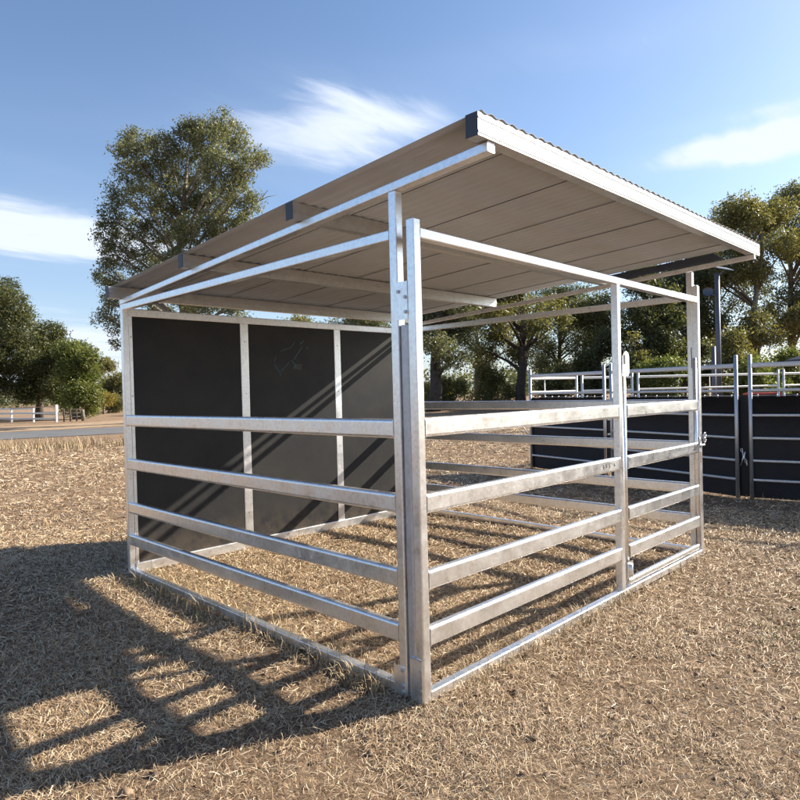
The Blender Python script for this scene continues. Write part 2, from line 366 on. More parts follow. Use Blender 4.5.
def vnoise(x, y, s, seed):
    r_ = np.random.default_rng(seed); G = r_.uniform(0, 1, (64, 64)); x = x*s+100; y = y*s+100
    xi = np.floor(x).astype(int); yi = np.floor(y).astype(int); fx = x-xi; fy = y-yi; fx = fx*fx*(3-2*fx); fy = fy*fy*(3-2*fy)
    g = lambda a, b: G[a % 64, b % 64]
    return (g(xi, yi)*(1-fx)+g(xi+1, yi)*fx)*(1-fy)+(g(xi, yi+1)*(1-fx)+g(xi+1, yi+1)*fx)*fy
def field(n, r0, r1, half, power, thr):
    x, y, r = wedge(n, r0, r1, half, power); q = .6*vnoise(x, y, 1.1, 1)+.4*vnoise(x, y, 3.7, 2)
    k = rng.uniform(0, 1, n) < np.clip((q-thr)*3.4+.28, .30, 1); x, y, r = x[k], y[k], r[k]
    fl = np.clip(1-(np.hypot(x-2, y-2)-7)/6, 0, 1)
    return np.stack([x, y, ground_h(x, y)*fl-.012], -1), r
P, r = field(680000, .9, 8.5, .9, 1.2, .34)
tag(blades(np.clip((r/3.2), .7, 2.6), P, (.022, .085), (.0011, .0030), .011, 'straw', M_STRAW), 'loose dry straw and mown grass stalks lying over the near ground', 'straw', kind='stuff')
P, r = field(210000, 7.5, 24, .75, 1.05, .34)
tag(blades(np.clip((r/9), .8, 2.4), P, (.05, .14), (.0035, .0085), .014, 'straw', M_STRAW), 'dry mown grass covering the paddock beyond the shelter', 'straw', kind='stuff')
# standing dry grass along the road edge and loose tufts in the paddock
pts = []
for k in range(460):
    u = random.uniform(0, 1); x = -14+u*27; y = 37.5-.56*(x+14)+random.gauss(-7.6, 1.3) if x < 9 else 21.5+random.gauss(0, 1.0)
    for _ in range(random.randint(10, 26)): pts.append((x+random.gauss(0, .16), y+random.gauss(0, .16), 0))
tag(blades(0, np.array(pts), (.14, .42), (.007, .018), 0, 'tall_grass', M_TALL, up=True, droop=.45), 'taller standing dry grass along the near edge of the road', 'grass', kind='stuff')
pts = []
for k in range(900):
    x, y, r = wedge(1, 5.5, 24, .75, 1.2)
    if -.1 < x[0] < 3.7 and -.1 < y[0] < 3.5: continue
    for _ in range(random.randint(6, 14)): pts.append((x[0]+random.gauss(0, .05), y[0]+random.gauss(0, .05), -.005))
tag(blades(0, np.array(pts), (.05, .16), (.003, .007), 0, 'grass_stubble', M_TALL, up=True, droop=.9), 'short dry grass stubble standing in clumps across the paddock', 'grass', kind='stuff')
pts = []
for (cx, cy, n, s_) in [(.12, 3.2, 60, .07), (-.15, 3.05, 40, .08), (-.05, 2.9, 26, .05), (1.9, -1.1, 120, .14), (2.25, -1.0, 70, .12), (.25, 2.7, 20, .1), (-.12, 1.9, 18, .06), (2.0, 1.0, 20, .15), (2.7, -.9, 30, .12)]:
    for _ in range(n): pts.append((cx+random.gauss(0, s_), cy+random.gauss(0, s_), 0))
tag(blades(0, np.array(pts), (.02, .065), (.002, .004), 0, 'green_grass', M_GREEN, up=True, droop=1.0), 'few green grass shoots by the shelter base rails and in the straw', 'grass', kind='stuff')
pts = []
for k in range(150):
    y = random.uniform(.25, 3.2); s_ = random.choice([-.05, .09])
    for _ in range(random.randint(4, 12)): pts.append((s_+random.gauss(0, .03), y+random.gauss(0, .06), 0))
for k in range(120):
    x = random.uniform(.2, 3.4)
    for _ in range(random.randint(3, 9)): pts.append((x+random.gauss(0, .05), random.choice([-.05, .1])+random.gauss(0, .02), 0))
tag(blades(0, np.array(pts), (.05, .17), (.0025, .005), 0, 'dry_tufts', M_TALL, up=True, droop=1.1), 'dry grass tufts growing against the base rails of the shelter', 'grass', kind='stuff')

# small soil clods lying in the straw
P, r = field(3800, 1.2, 10, .85, 1.2, .30); Vc = []; Fc = []
oct_ = np.array([(1,0,0),(-1,0,0),(0,1,0),(0,-1,0),(0,0,1),(0,0,-1),(.6,.6,.5),(-.6,.5,.5)], float)
of = [(0,6,4),(0,2,6),(2,4,6),(2,7,4),(2,1,7),(1,4,7),(1,3,4),(3,0,4),(0,5,2),(2,5,1),(1,5,3),(3,5,0)]
nc = len(P); sz = rng.uniform(.004, .015, nc)*rng.choice([1, 1, 1.7], nc)
Vc = (oct_[None]+rng.normal(0, .22, (nc, 8, 3)))*sz[:, None, None]*np.array([1.2, 1, .7])+P[:, None, :]+np.array([0, 0, .004])
Fc = (np.arange(nc)[:, None, None]*8+np.array(of)[None]).reshape(-1, 3)
M_CLOD = m_straw('soil_clod', [(.09, .055, .035), (.17, .11, .07), (.27, .185, .12)])
tag(link('soil_clods', np_mesh('soil_clods', Vc.reshape(-1, 3), Fc, None, M_CLOD)), 'small brown soil clods and droppings scattered among the straw', 'soil clods', kind='stuff')

# ------------------------------------------------------------------ horse shelter
OX = (1.8, 1.7, 0)
SH = thing('horse_shelter', OX, 'galvanised steel horse shelter with railed sides, black back panels and sloping corrugated roof', 'horse shelter')
def part(name, mb, m, parent=SH, label=None):
    o = link(name, mb.mesh(name, m, OX), parent)
    if label: o['label'] = label
    return o
def rbeam(a, b, w, h, r, k=6):
    mb = MB().beam(a, b, w, h, r, k=k); A = Vector(a); B = Vector(b); d = (B-A).normalized()
    for p, q in ((A, A+d*.007), (B-d*.007, B)): mb.beam(p, q, w+.005, h+.005, r, k=k)
    return mb
def vpost(x, y, z0, z1, cap=False, w=.05, m=M_GALV, parent=SH):
    mb = MB().beam((x, y, z0), (x, y, z1), w, w, .006, up=(0, 1, 0))
    if cap: mb.dome((x, y, z1), w*.48, .014)
    return part('post', mb, m, parent)
raf = lambda y: 2.501-.0545*y            # top of rafter
RZ = [1.35, .985, .619, .349]; RH = .094
# left side
vpost(.025, .141, 0, raf(.141)-.047); vpost(.025, 3.385, 0, raf(3.385)-.047)
part('top_rail', MB().beam((.025, .166, 2.243), (.025, 3.36, 2.247), .05, .052), M_GALV)
part('rafter', MB().beam((.025, -.438, raf(-.438)-.0225), (.025, 3.41, raf(3.41)-.0225), .05, .045), M_GALV)
for z in RZ: part('rail', rbeam((.023, .166, z-RH/2-.002), (.023, 3.36, z-RH/2-.008), .046, RH, .016, k=6), M_GALV)
part('base_rail', MB().beam((.025, .166, .028), (.025, 3.36, .028), .05, .05), M_GALV)
# right side
XR = 3.575
vpost(XR, .07, 0, raf(.07)-.047); vpost(XR, 3.385, 0, raf(3.385)-.047)
part('top_rail', MB().beam((XR-.01, .095, 2.235), (XR-.01, 3.36, 2.235), .03, .056), M_GALV)
part('rafter', MB().beam((XR-.01, -.45, raf(-.45)-.0205), (XR-.01, 3.41, raf(3.41)-.0205), .03, .040), M_GALV)
for z in RZ: part('rail', rbeam((XR, .095, z-RH/2), (XR, 3.36, z-RH/2), .046, RH, .016, k=6), M_GALV)
part('base_rail', MB().beam((XR, .095, .028), (XR, 3.36, .028), .05, .05), M_GALV)
# back wall
part('top_rail', MB().beam((.05, 3.385, 2.205), (3.55, 3.385, 2.205), .05, .066), M_GALV)
part('base_rail', MB().beam((.05, 3.375, .045), (3.55, 3.375, .045), .06, .085), M_GALV)
studs = [.066, 1.162, 2.322, 3.534]
for x in studs:
    w_ = .030 if x in (studs[0], studs[-1]) else .088
    part('stud', MB().beam((x, 3.385, .088), (x, 3.385, 2.172), w_, .05, up=(0, 1, 0)), M_GALV)
panels = []
for i in range(3):
    panels.append(part('wall_panel', MB().box((studs[i]+(.016 if i == 0 else .045), 3.364, .0885), (studs[i+1]-(.016 if i == 2 else .045), 3.376, 2.1715)), M_PANEL))
# printed emblem (teal line sketch of a horse head beside a pale blotch) on the middle panel
def stroke(pts, w=.006):
    mb = MB()
    for a, b in zip(pts[:-1], pts[1:]):
        ax, az = a; bx, bz = b; dx, dz = bx-ax, bz-az; L = math.hypot(dx, dz); nx, nz_ = -dz/L*w/2, dx/L*w/2; y = 3.362
        mb.add([(ax+nx, y, az+nz_), (ax-nx, y, az-nz_), (bx-nx, y, bz-nz_), (bx+nx, y, bz+nz_)], [(0, 1, 2, 3)])
    return mb
e0 = np.array([1.66, 1.86])
EM = part('emblem', stroke([(e0[0]-.16, e0[1]-.08), (e0[0]-.128, e0[1]-.12), (e0[0]-.096, e0[1]-.16), (e0[0]-.096, e0[1]-.19)], .008), M_TEAL, panels[1], 'faint teal line emblem printed on the middle black panel')
for pl in [[(.12, .20), (.05, .12), (-.03, .10), (-.10, .07)], [(.24, .14), (.16, .05), (.10, -.03)], [(.20, .17), (.26, .22)], [(.02, -.07), (-.05, -.14), (-.11, -.18)],
           [(.30, .11), (.33, .14)], [(-.18, .00), (-.20, -.06)], [(.06, -.04), (.12, -.10), (.09, -.15)]]:
    part('emblem_stroke', stroke([tuple(e0+np.array(q)*.8) for q in pl], random.uniform(.005, .011)), M_TEAL, panels[1])
mb = MB()
mb.add([(e0[0]+.13+.058*r_*math.cos(a), 3.3625, e0[1]-.10+.036*r_*math.sin(a)) for a, r_ in [(i*math.pi/6, random.uniform(.55, 1.25)) for i in range(12)]], [tuple(range(12))])
part('emblem_blotch', mb, plain('grey_print', (.035, .035, .033), rough=.6), panels[1])
for x in studs:
    for z in (.35, .9, 1.5, 2.0): part('rivet', MB().bolt((x, 3.36, z), (0, -1, 0), .007, .004), M_GALV2)
# front
FP = vpost(.025, .025, 0, 2.292, cap=True); FC = vpost(XR, .025, 0, 2.325, cap=True)
part('top_rail', MB().beam((.05, .025, 2.232), (3.55, .025, 2.205), .05, .052), M_GALV)
part('base_rail', MB().beam((.05, .025, .022), (3.55, .025, .022), .05, .05), M_GALV)
vpost(2.075, .025, .048, 2.192)
for z in RZ: part('rail', rbeam((.05, .023, z-RH/2+.005), (2.05, .023, z-RH/2+.001), .046, RH, .016, k=6), M_GALV)
for k, x in enumerate((1.80, 1.84, 1.885, 1.955)):
    part('stamp_mark', MB().box((x, -.0012, .925+.006*(k % 2)), (x+.007, .0005, .955+.004*(k % 3))), M_MARK)
    part('stamp_mark', MB().box((x+.007, -.0012, .935), (x+.017, .0005, .941)), M_MARK)
# corner channel, brackets and bolts at the near corner
part('corner_tube', MB().beam((.031, .083, 0), (.031, .083, 1.80), .050, .060, .018, up=(0, 1, 0), k=6), M_GALV2)
br = part('bracket', MB().box((-.004, .048, 1.825), (.0, .120, 2.005)), M_GALV)
for y, z in ((.06, 1.93), (.06, 1.86), (.105, 1.96)): part('bolt', MB().bolt((-.004, y, z), (-1, 0, 0)), M_GALV2, br)
br = part('bracket', MB().box((-.004, .012, .0), (.0, .088, .205)).box((-.004, .012, .203), (.045, .088, .207)), M_GALV)
for y, z in ((.022, .155), (.022, .06)): part('bolt', MB().bolt((-.004, y, z), (-1, 0, 0), .006, .004), M_GALV2, br)
br = part('bracket', MB().box((-.004, .125, .0), (.0, .20, .14)), M_GALV)
for y, z in ((.14, .125), (.14, .05), (.14, .02)): part('bolt', MB().bolt((-.004, y, z), (-1, 0, 0)), M_GALV2, br)
br = part('bracket', MB().box((3.55, .055, 1.62), (3.56, .062, 1.80)), M_GALV)
# gate (between mid post and far front post)
G = part('gate', MB().tube((2.158, .025, .075), (2.158, .025, 1.60), .022, n=14), M_GALV, SH, 'four rail gate leaf hung between middle and far front posts')
part('gate_stile', MB().tube((3.522, .025, .075), (3.522, .025, 1.70), .017, n=12).dome((3.522, .025, 1.70), .017, .01), M_GALV, G)
for z in RZ: part('gate_rail', rbeam((2.178, .022, z-RH/2-.001), (3.507, .022, z-RH/2-.005), .042, RH, .016, k=6), M_GALV, G)
part('gate_rail', MB().beam((2.178, .025, .082), (3.507, .025, .080), .04, .044, .012), M_GALV, G)
mb = MB(); pr = [(2.095, 1.55), (2.185, 1.55), (2.205, 1.57), (2.205, 1.69), (2.192, 1.715), (2.165, 1.728), (2.135, 1.722), (2.105, 1.69)]
n = len(pr); mb.add([(x, -.006, z) for x, z in pr]+[(x, -.001, z) for x, z in pr], [tuple(range(n)), tuple(reversed(range(n, 2*n)))]+[(i, n+i, n+(i+1) % n, (i+1) % n) for i in range(n)])
hp = part('hinge_plate', mb, M_GALV, G)
part('slot', MB().box((2.122, -.0085, 1.635), (2.142, -.0065, 1.70)), M_NAVY, SH)
part('hinge_foot', MB().box((2.118, -.008, .12), (2.20, -.003, .235)).tube((2.158, -.012, .13), (2.158, -.012, .22), .012), M_GALV, G)
# latch
mb = MB().box((3.50, -.010, .90), (3.56, -.003, .98)).tube((3.46, -.016, .955), (3.60, -.016, .955), .009).tube((3.475, -.016, .955), (3.475, -.020, 1.03), .008)
part('latch', mb, M_GALV2, G)
ring = [(3.625+.022*math.cos(a), -.014, 1.035+.022*math.sin(a)) for a in [i*math.pi/6 for i in range(13)]]
mb = MB().path(ring, .005, 6).path([(x-.003, y, z-.04) for x, y, z in ring], .005, 6).tube((3.60, -.006, 1.01), (3.615, -.02, 1.01), .008)
part('latch_ring', mb, M_GALV2)
part('rust_streak', MB().box((3.553, -.0015, .80), (3.566, .0, .895)), M_RUST)
# roof: purlins, corrugated sheets
PY = [(-.448, -.075, 3.70, .095), (.856, -.06, 3.60, .0945), (2.15, -.06, 3.60, .0945), (3.375, -.10, 3.60, .0945)]
for y0, xa, xb, h in PY:
    z0 = raf(y0)+.001; t = .003; d = .062; zt = z0+h
    mb = MB()  # C section: web on the uphill side, flanges with small lips
    mb.box((xa, y0, z0), (xb, y0+t, zt)); mb.box((xa, y0+t, z0), (xb, y0+d, z0+t)); mb.box((xa, y0+t, zt-t), (xb, y0+d, zt))
    mb.box((xa, y0+d-t, z0+t), (xb, y0+d, z0+.016)); mb.box((xa, y0+d-t, zt-.016), (xb, y0+d, zt-t))
    if h > .0948:
        mb.box((xa, y0-.003, z0+.012), (xb, y0, z0+.020)); mb.box((xa, y0-.003, z0+.070), (xb, y0, z0+.078))
    if h < .0948:   # stiffening swage on the web
        mb.box((xa, y0-.004, z0+h*.42), (xb, y0, z0+h*.58))
    p_ = part('purlin', mb, M_PURL)
    part('end_cap', MB().box((xa-.003, y0-.001, z0-.001), (xa, y0+d+.001, zt+.001)), M_NAVY, p_)  # navy plate paints the shade on the purlin's left end face
def sheet(x0, x1, lift):
    y0, y1 = -.453, 3.53; amp = .0048; P_ = .076; nx = max(8, int((x1-x0)/P_*12)); V = []; F = []
    ys = [y0, y1]
    for k, off in enumerate((0, .0012)):
        for yy in ys:
            for i in range(nx+1):
                x = x0+(x1-x0)*i/nx; z = raf(yy)+.0965-.0545*0+amp+amp*math.cos(2*math.pi*(x+.06)/P_)+off+lift; V.append((x, yy, z))
    n = nx+1
    for i in range(nx):
        F.append((i, n+i, n+i+1, i+1)); F.append((2*n+i, 2*n+i+1, 3*n+i+1, 3*n+i))
        F.append((i, i+1, 2*n+i+1, 2*n+i)); F.append((n+i, 3*n+i, 3*n+i+1, n+i+1))
    F.append((0, 2*n, 3*n, n)); F.append((nx, n+nx, 3*n+nx, 2*n+nx))
    mb = MB(); mb.add(V, F, True); return mb
edges = [-.055, .37, .975, 1.55, 2.17, 2.77, 3.39, 3.63]
for i in range(len(edges)-1):
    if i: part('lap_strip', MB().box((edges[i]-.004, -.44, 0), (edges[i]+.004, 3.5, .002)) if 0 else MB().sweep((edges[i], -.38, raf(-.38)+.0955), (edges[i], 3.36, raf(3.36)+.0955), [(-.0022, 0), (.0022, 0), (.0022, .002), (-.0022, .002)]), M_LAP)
    part('roof_sheet', sheet(edges[i], edges[i+1]+(.035 if i < len(edges)-2 else 0), .002*(i % 2)), M_ROOF)
mb = MB(); fl = [(y, raf(y)+.02) for y in (-.2, .85)]+[(.85, raf(.85)+.085), (-.12, raf(-.12)+.085)]
mb.add([(3.605, y, z) for y, z in fl]+[(3.609, y, z) for y, z in fl], [(3, 2, 1, 0), (4, 5, 6, 7), (0, 1, 5, 4), (1, 2, 6, 5), (2, 3, 7, 6), (3, 0, 4, 7)])
part('side_flashing', mb, M_NAVY)  # thin dark navy strip between roof edge and right rafter
for y0, xa, xb, h in PY[1:3]:
    for i in range(12): part('roof_screw', MB().tube((.016+i*.304, y0+.03, raf(y0)+.11), (.016+i*.304, y0+.03, raf(y0)+.126), .007, n=6, smooth=False), M_GALV2)

# ------------------------------------------------------------------ portable yard panels
NZ = [1.70, 1.38, 1.065, .775, .486, .24]
def yard_panel(a, b, H, zs, label, group, sheet_top=None, rail_h=(.06, .036), rr=.024, m=M_GALV2, brace=False, hooks=True, mids=()):
    a = Vector((*a, 0)); b = Vector((*b, 0)); L = (b-a).length; d = (b-a)/L; n = Vector((-d.y, d.x, 0))
    if n.x < 0: n = -n          # away from camera
    T = thing('portable_fence', tuple(a), label, 'fence panel', group)
    def pt(name, mb, mm): return link(name, mb.mesh(name, mm, tuple(a)), T)
    for p in (a+d*rr, b-d*rr):
        pt('post', MB().tube(p, p+Vector((0, 0, H)), rr).dome(p+Vector((0, 0, H)), rr, .012), m)
    for i, z in enumerate(zs):
        h = rail_h[0] if i == 0 else rail_h[1]
        pt('rail', MB().beam(a+d*(2*rr-.003)+Vector((0, 0, z)), b-d*(2*rr-.003)+Vector((0, 0, z)), .03, h, .012, k=3), m)
    for f in mids:
        p = a+d*L*f; pt('brace', MB().beam(p+Vector((0, 0, zs[-1]))+n*.018, p+Vector((0, 0, zs[0]))+n*.018, .03, .006, .002), m)
    if sheet_top:
        mb = MB(); k = 24; V = []
        for j in range(2):
            for zz in (.01, sheet_top*.33, sheet_top*.66, sheet_top):
                for i in range(k+1):
                    f = i/k; sag = .012*abs(math.sin(f*math.pi*5)) if zz == sheet_top else 0; w = .022+.006*j+.008*math.sin(f*23+zz*5)
                    V.append(a+d*(L*f)+n*w+Vector((0, 0, zz-sag)))
        F = []; q = k+1
        for j in range(2):
            for r_ in range(3):
                for i in range(k):
                    o = j*4*q+r_*q+i; f_ = (o, o+1, o+q+1, o+q); F.append(f_ if j else tuple(reversed(f_)))
        for i in range(k): o = 3*q+i; F.append((o, o+1, 4*q+o+1, 4*q+o))
        mb.add(V, F, True); sh_ = pt('rubber_sheet', mb, M_TARP)
        if hooks:
            mb = MB(); mb.tube(a+n*.02+Vector((0, 0, sheet_top+.004)), b+n*.02+Vector((0, 0, sheet_top+.004)), .004, n=6)
            for i in range(11):
                p = a+d*(L*(i+.5)/11)+n*.015+Vector((0, 0, sheet_top)); mb.tube(p-Vector((0, 0, .015)), p+Vector((0, 0, .02)), .008, n=6)
            pt('tie_wire', mb, M_GALV2)
    if brace:
        p = a-n*.0; pt('stay', MB().tube(p+Vector((0, 0, .55)), p-d*.0+Vector((-.10, .22, .95)), .010, n=8), m)
    return T
gN = 'yard panels nearest the shelter'; gF = 'yard panels on the far side of the yard'
yard_panel((7.97, 4.62), (7.47, 2.86), 1.82, NZ, 'rail and rubber sheet yard panel seen at the left end of the yard', gN, 1.31, brace=True)
yard_panel((7.43, 2.76), (6.71, .655), 1.83, NZ, 'middle yard panel between two double posts, black sheet behind its rails', gN, 1.31)
yard_panel((6.745, .545), (7.17, -1.75), 1.83, NZ, 'yard panel at the right edge of the photo, right of the chained gate post', gN, 1.31)
yard_panel((7.19, -1.83), (7.7, -4.0), 1.83, NZ, 'yard panel beyond the right edge, outermost of the near row', gN, 1.31)
mb = MB().box((6.765, .53, .02), (6.769, .67, 1.30))
T = thing('yard_gate_latch', (6.73, .6, 0), 'chain and dark rubber flap closing the gap between the two yard gate posts', 'gate latch')
link('rubber_flap', mb.mesh('rubber_flap', M_TARP, (6.73, .6, 0)), T)
lk = MB()
for i in range(6):
    c = Vector((6.70, .615-.012*i, .62-.035*i)); lk.path([c+Vector((.012*math.cos(a)*(i % 2), .012*math.cos(a)*(1-i % 2)+.004, .022*math.sin(a))) for a in [k*math.pi/4 for k in range(9)]], .004, 6)
link('chain', lk.mesh('chain', M_GALV, (6.73, .6, 0)), T)
link('latch_pin', MB().tube((6.69, .63, .42), (6.69, .575, .60), .007, n=8).mesh('latch_pin', M_GALV, (6.73, .6, 0)), T)
FZ = [1.66, 1.40, 1.10, .80, .50, .25]
M_LIT = galv('bright_galvanised_pipe', base=(.68, .68, .66), rough=.45, metal=.6, dirt=.3)  # lighter copy of the pipe zinc; sunlight on the far rails put into colour
fp = [gxy(527, 12.05), gxy(579, 12.85), gxy(635, 13.3), gxy(781, 14.2), gxy(900, 15.0), gxy(1010, 15.6)]
lab = ['short pale yard panel turning the corner behind the yard left end', 'pale far yard panel second from the corner behind the yard', 'long far yard panel behind the gate stile of the shelter', 'far yard panel beyond the chained gate post at the right edge', 'far yard panel outside the right edge of the photo']
for i in range(5):
    a = Vector(fp[i]); b = Vector(fp[i+1]); d = (b-a).normalized()*.05
    yard_panel(tuple(a+d), tuple(b-d), 1.74, FZ, lab[i], gF, 1.22 if i else None, rail_h=(.05, .04), m=M_LIT, hooks=False, mids=((.33,) if i in (0,) else (.5,) if i == 2 else ()))

# ------------------------------------------------------------------ white paddock fence by the road
fd = Vector((.294, -.956)); f0 = Vector((12.08, 44.44))
g_ = thing('paddock_fence', (f0.x, f0.y, 0), 'white three rail paddock fence with tall end post beyond the road', 'fence')
def fpt(name, mb, m=M_WHITE): return link(name, mb.mesh(name, m, (f0.x, f0.y, 0)), g_)
pd = Vector((-.294, .956))
for i in range(9):
    p = f0+pd*(i*2.5); H = 1.16 if i == 0 else 1.0; w = .15 if i == 0 else .11
    fpt('post', MB().beam((p.x, p.y, -.01), (p.x, p.y, H), w, w, .01, up=(0, 1, 0)), M_WOODPOST if i in (3,) else M_WHITE)
for z in (.93, .60, .24):
    for i in range(8):
        p = f0+pd*(i*2.5+.06); q = f0+pd*((i+1)*2.5-.06)
        if z > .9 and i in (0, 3): continue
        fpt('rail', MB().beam((p.x, p.y, z), (q.x, q.y, z+random.uniform(-.03, .03)), .05, .11, .008))
p = f0; q = f0+pd*5.0
fpt('top_cap', MB().beam((p.x, p.y, 1.03), (q.x, q.y, .99), .10, .045, .006), M_WOODPOST)
p = gxy(82, 44); tag(link('strainer_post', MB().tube((0, 0, -.01), (0, 0, .78), .11, .10).mesh('strainer_post', M_BARK), loc=(*p, 0)), 'short grey timber post right of the white fence end', 'fence post')
p2 = gxy(63, 43); T = thing('wire_fence', (*p2, 0), 'low dark wire and rail fence between the white fence and timber post', 'fence')
for k, z in enumerate((.3, .55, .8)):
    link('wire', MB().tube((p2[0], p2[1], z), (p[0], p[1], z), .03, n=6).mesh('wire', M_BARKD, (*p2, 0)), T)
for f in (.0, .33, .66):
    x = p2[0]+(p[0]-p2[0])*f; y = p2[1]+(p[1]-p2[1])*f
    link('post', MB().tube((x, y, -.01), (x, y, .85), .05, n=8).mesh('post', M_BARKD, (*p2, 0)), T)

# ------------------------------------------------------------------ light pole, small shelter, red bin
def loc_thing(name, px, d, label, cat):
    x, y = gxy(px, d); return thing(name, (x, y, 0), label, cat), x, y
T, x, y = loc_thing('yard_light_pole', 719, 25, 'blue grey light pole with slanted solar panel and dish above the yard', 'light pole')
def lp(name, mb, m): return link(name, mb.mesh(name, m), T)
lp('pole', MB().tube((0, 0, -.02), (0, 0, 5.75), .105, .085, n=14), M_POLE)
ru = Vector((RT[0], RT[1], 0)).normalized(); fu = Vector((FW[0], FW[1], 0)).normalized()
mb = MB(); c = ru*.22+Vector((0, 0, 5.86)); mb.add([c-ru*.32-fu*.22+Vector((0,0,.10)), c+ru*.32-fu*.22+Vector((0,0,-.02)), c+ru*.32+fu*.3+Vector((0,0,.16)), c-ru*.32+fu*.3+Vector((0,0,.28)), c-ru*.32-fu*.22+Vector((0,0,.07)), c+ru*.32-fu*.22+Vector((0,0,-.05)), c+ru*.32+fu*.3+Vector((0,0,.13)), c-ru*.32+fu*.3+Vector((0,0,.25))],
       [(0,1,2,3),(7,6,5,4),(0,4,5,1),(1,5,6,2),(2,6,7,3),(3,7,4,0)])
lp('solar_panel', mb, M_GLASS_PV)
lp('arm', MB().tube((0, 0, 5.6), ru*.25+Vector((0, 0, 5.88)), .03).tube((0, 0, 4.85), -ru*.3+Vector((0, 0, 5.0)), .025), M_POLE)
mb = MB(); c = -ru*.42-fu*.1+Vector((0, 0, 5.0)); nrm = (-fu+Vector((0, 0, .5))-ru*.3).normalized(); uu = nrm.cross(Vector((0, 0, 1))).normalized(); ww = uu.cross(nrm)
V = [c]; K = 20
for r_, dpt in ((.08, .02), (.15, .045), (.20, .08)):
    for i in range(K): a = 2*math.pi*i/K; V.append(c+(uu*math.cos(a)+ww*math.sin(a))*r_+nrm*dpt)
F = [(0, 1+i, 1+(i+1) % K) for i in range(K)]
for r_ in range(2): F += [(1+r_*K+i, 1+(r_+1)*K+i, 1+(r_+1)*K+(i+1) % K, 1+r_*K+(i+1) % K) for i in range(K)]
V2 = [v-nrm*.01 for v in V]; o = len(V); F += [tuple(reversed([q+o for q in f])) for f in list(F)]; F += [(1+2*K+i, 1+2*K+(i+1) % K, o+1+2*K+(i+1) % K, o+1+2*K+i) for i in range(K)]
mb.add(V+V2, F, True); lp('dish', mb, M_POLE)
x2, y2 = gxy(714, 24.6); tag(link('steel_post', MB().tube((0, 0, -.02), (0, 0, 2.9), .08, n=12).mesh('steel_post', M_POLE), loc=(x2, y2, 0)), 'shorter blue grey post standing just left of the light pole', 'post')

T, x, y = loc_thing('field_shed', 856, 25, 'small dark roofed shed behind the yard at the right edge', 'shed')
L1 = -ru*1.75; R1 = ru*2.6
for s_ in (-1.35, 2.3):
    for q in (-1.2, 1.2): c = ru*s_+fu*q; link('post', MB().beam(c, c+Vector((0, 0, 2.45)), .11, .11, .008, up=(0, 1, 0)).mesh('post', M_WHITE), T)
c0 = [ru*-1.75+fu*-1.6+Vector((0,0,2.30)), ru*3+fu*-1.6+Vector((0,0,2.30)), ru*3+fu*1.6+Vector((0,0,2.3)), ru*-1.75+fu*1.6+Vector((0,0,2.3)), ru*.2+Vector((0,0,3.1)), ru*1.4+Vector((0,0,3.1))]
up_ = Vector((0, 0, .07)); mb = MB().add(c0+[v+up_ for v in c0], [(0,1,5,4),(1,2,5),(2,3,4,5),(3,0,4),(6,10,11,7),(7,11,8),(8,11,10,9),(9,10,6),(0,6,7,1),(1,7,8,2),(2,8,9,3),(3,9,6,0)])
link('roof', mb.mesh('roof', plain('dark_roof', (.045, .05, .07), rough=.5)), T)
link('wall', MB().sweep(ru*-1.2+fu*1.2+Vector((0,0,0)), ru*2.3+fu*1.2, [(-.02, 0), (.02, 0), (.02, 2.2), (-.02, 2.2)]).mesh('wall', plain('shed_wall', (.30, .30, .33))), T)
T, x, y = loc_thing('feed_trough', 762, 19, 'low red object half hidden behind the far yard rails', 'trough')
mb = MB(); pr = []
for (sx, sz) in ((-.44, 1.17), (.44, 1.17), (.36, .75), (-.36, .75)): pr.append(ru*sx+Vector((0, 0, sz)))
mb.add([v-fu*.25 for v in pr]+[v+fu*.25 for v in pr], [(0,3,2,1),(4,5,6,7),(0,4,7,3),(1,2,6,5),(3,7,6,2),(0,1,5,4)])
link('tub', mb.mesh('tub', M_RED), T)
for s_ in (-.32, .32):
    link('leg', MB().tube(ru*s_, ru*s_+Vector((0, 0, .76)), .03, n=8).mesh('leg', M_GALV2), T)

# ------------------------------------------------------------------ trees
def leaf_mesh(name, clumps, n_leaf, size, m, seed, hang=.5, twig=.28, per=16):
    r_ = np.random.default_rng(seed); C_ = np.array([c[:3] for c in clumps]); R_ = np.array([c[3:6] for c in clumps]); vol = (R_[:, 0]*R_[:, 1]*R_[:, 2])**.75; vol /= vol.sum()
    nt = max(1, n_leaf//per); ci = r_.choice(len(clumps), nt, p=vol); dv = r_.normal(size=(nt, 3)); dv /= np.linalg.norm(dv, axis=1)[:, None]
    rad = r_.uniform(.25, 1, nt)**.42; tw = C_[ci]+dv*R_[ci]*rad[:, None]
    sz = r_.uniform(.5, 1.35, nt)
    P = np.repeat(tw, per, 0)+np.clip(r_.normal(size=(nt*per, 3)), -1.6, 1.6)*(twig*np.repeat(sz, per))[:, None]*np.array([1, 1, .85]); N = len(P)
    ax = r_.normal(size=(N, 3)); ax[:, 2] = ax[:, 2]*(1-hang)-hang*1.5; ax /= np.linalg.norm(ax, axis=1)[:, None]
    q = r_.normal(size=(N, 3)); sd = np.cross(ax, q); sd /= np.linalg.norm(sd, axis=1)[:, None]
    L = size*r_.uniform(.6, 1.4, N)[:, None]; Wd = L*.36
    V = np.stack([P-ax*L*.5, P+sd*Wd*.5, P+ax*L*.5, P-sd*Wd*.5], 1).reshape(-1, 3)
    F = np.arange(N*4).reshape(-1, 4)
    return np_mesh(name, V, F, None, m)
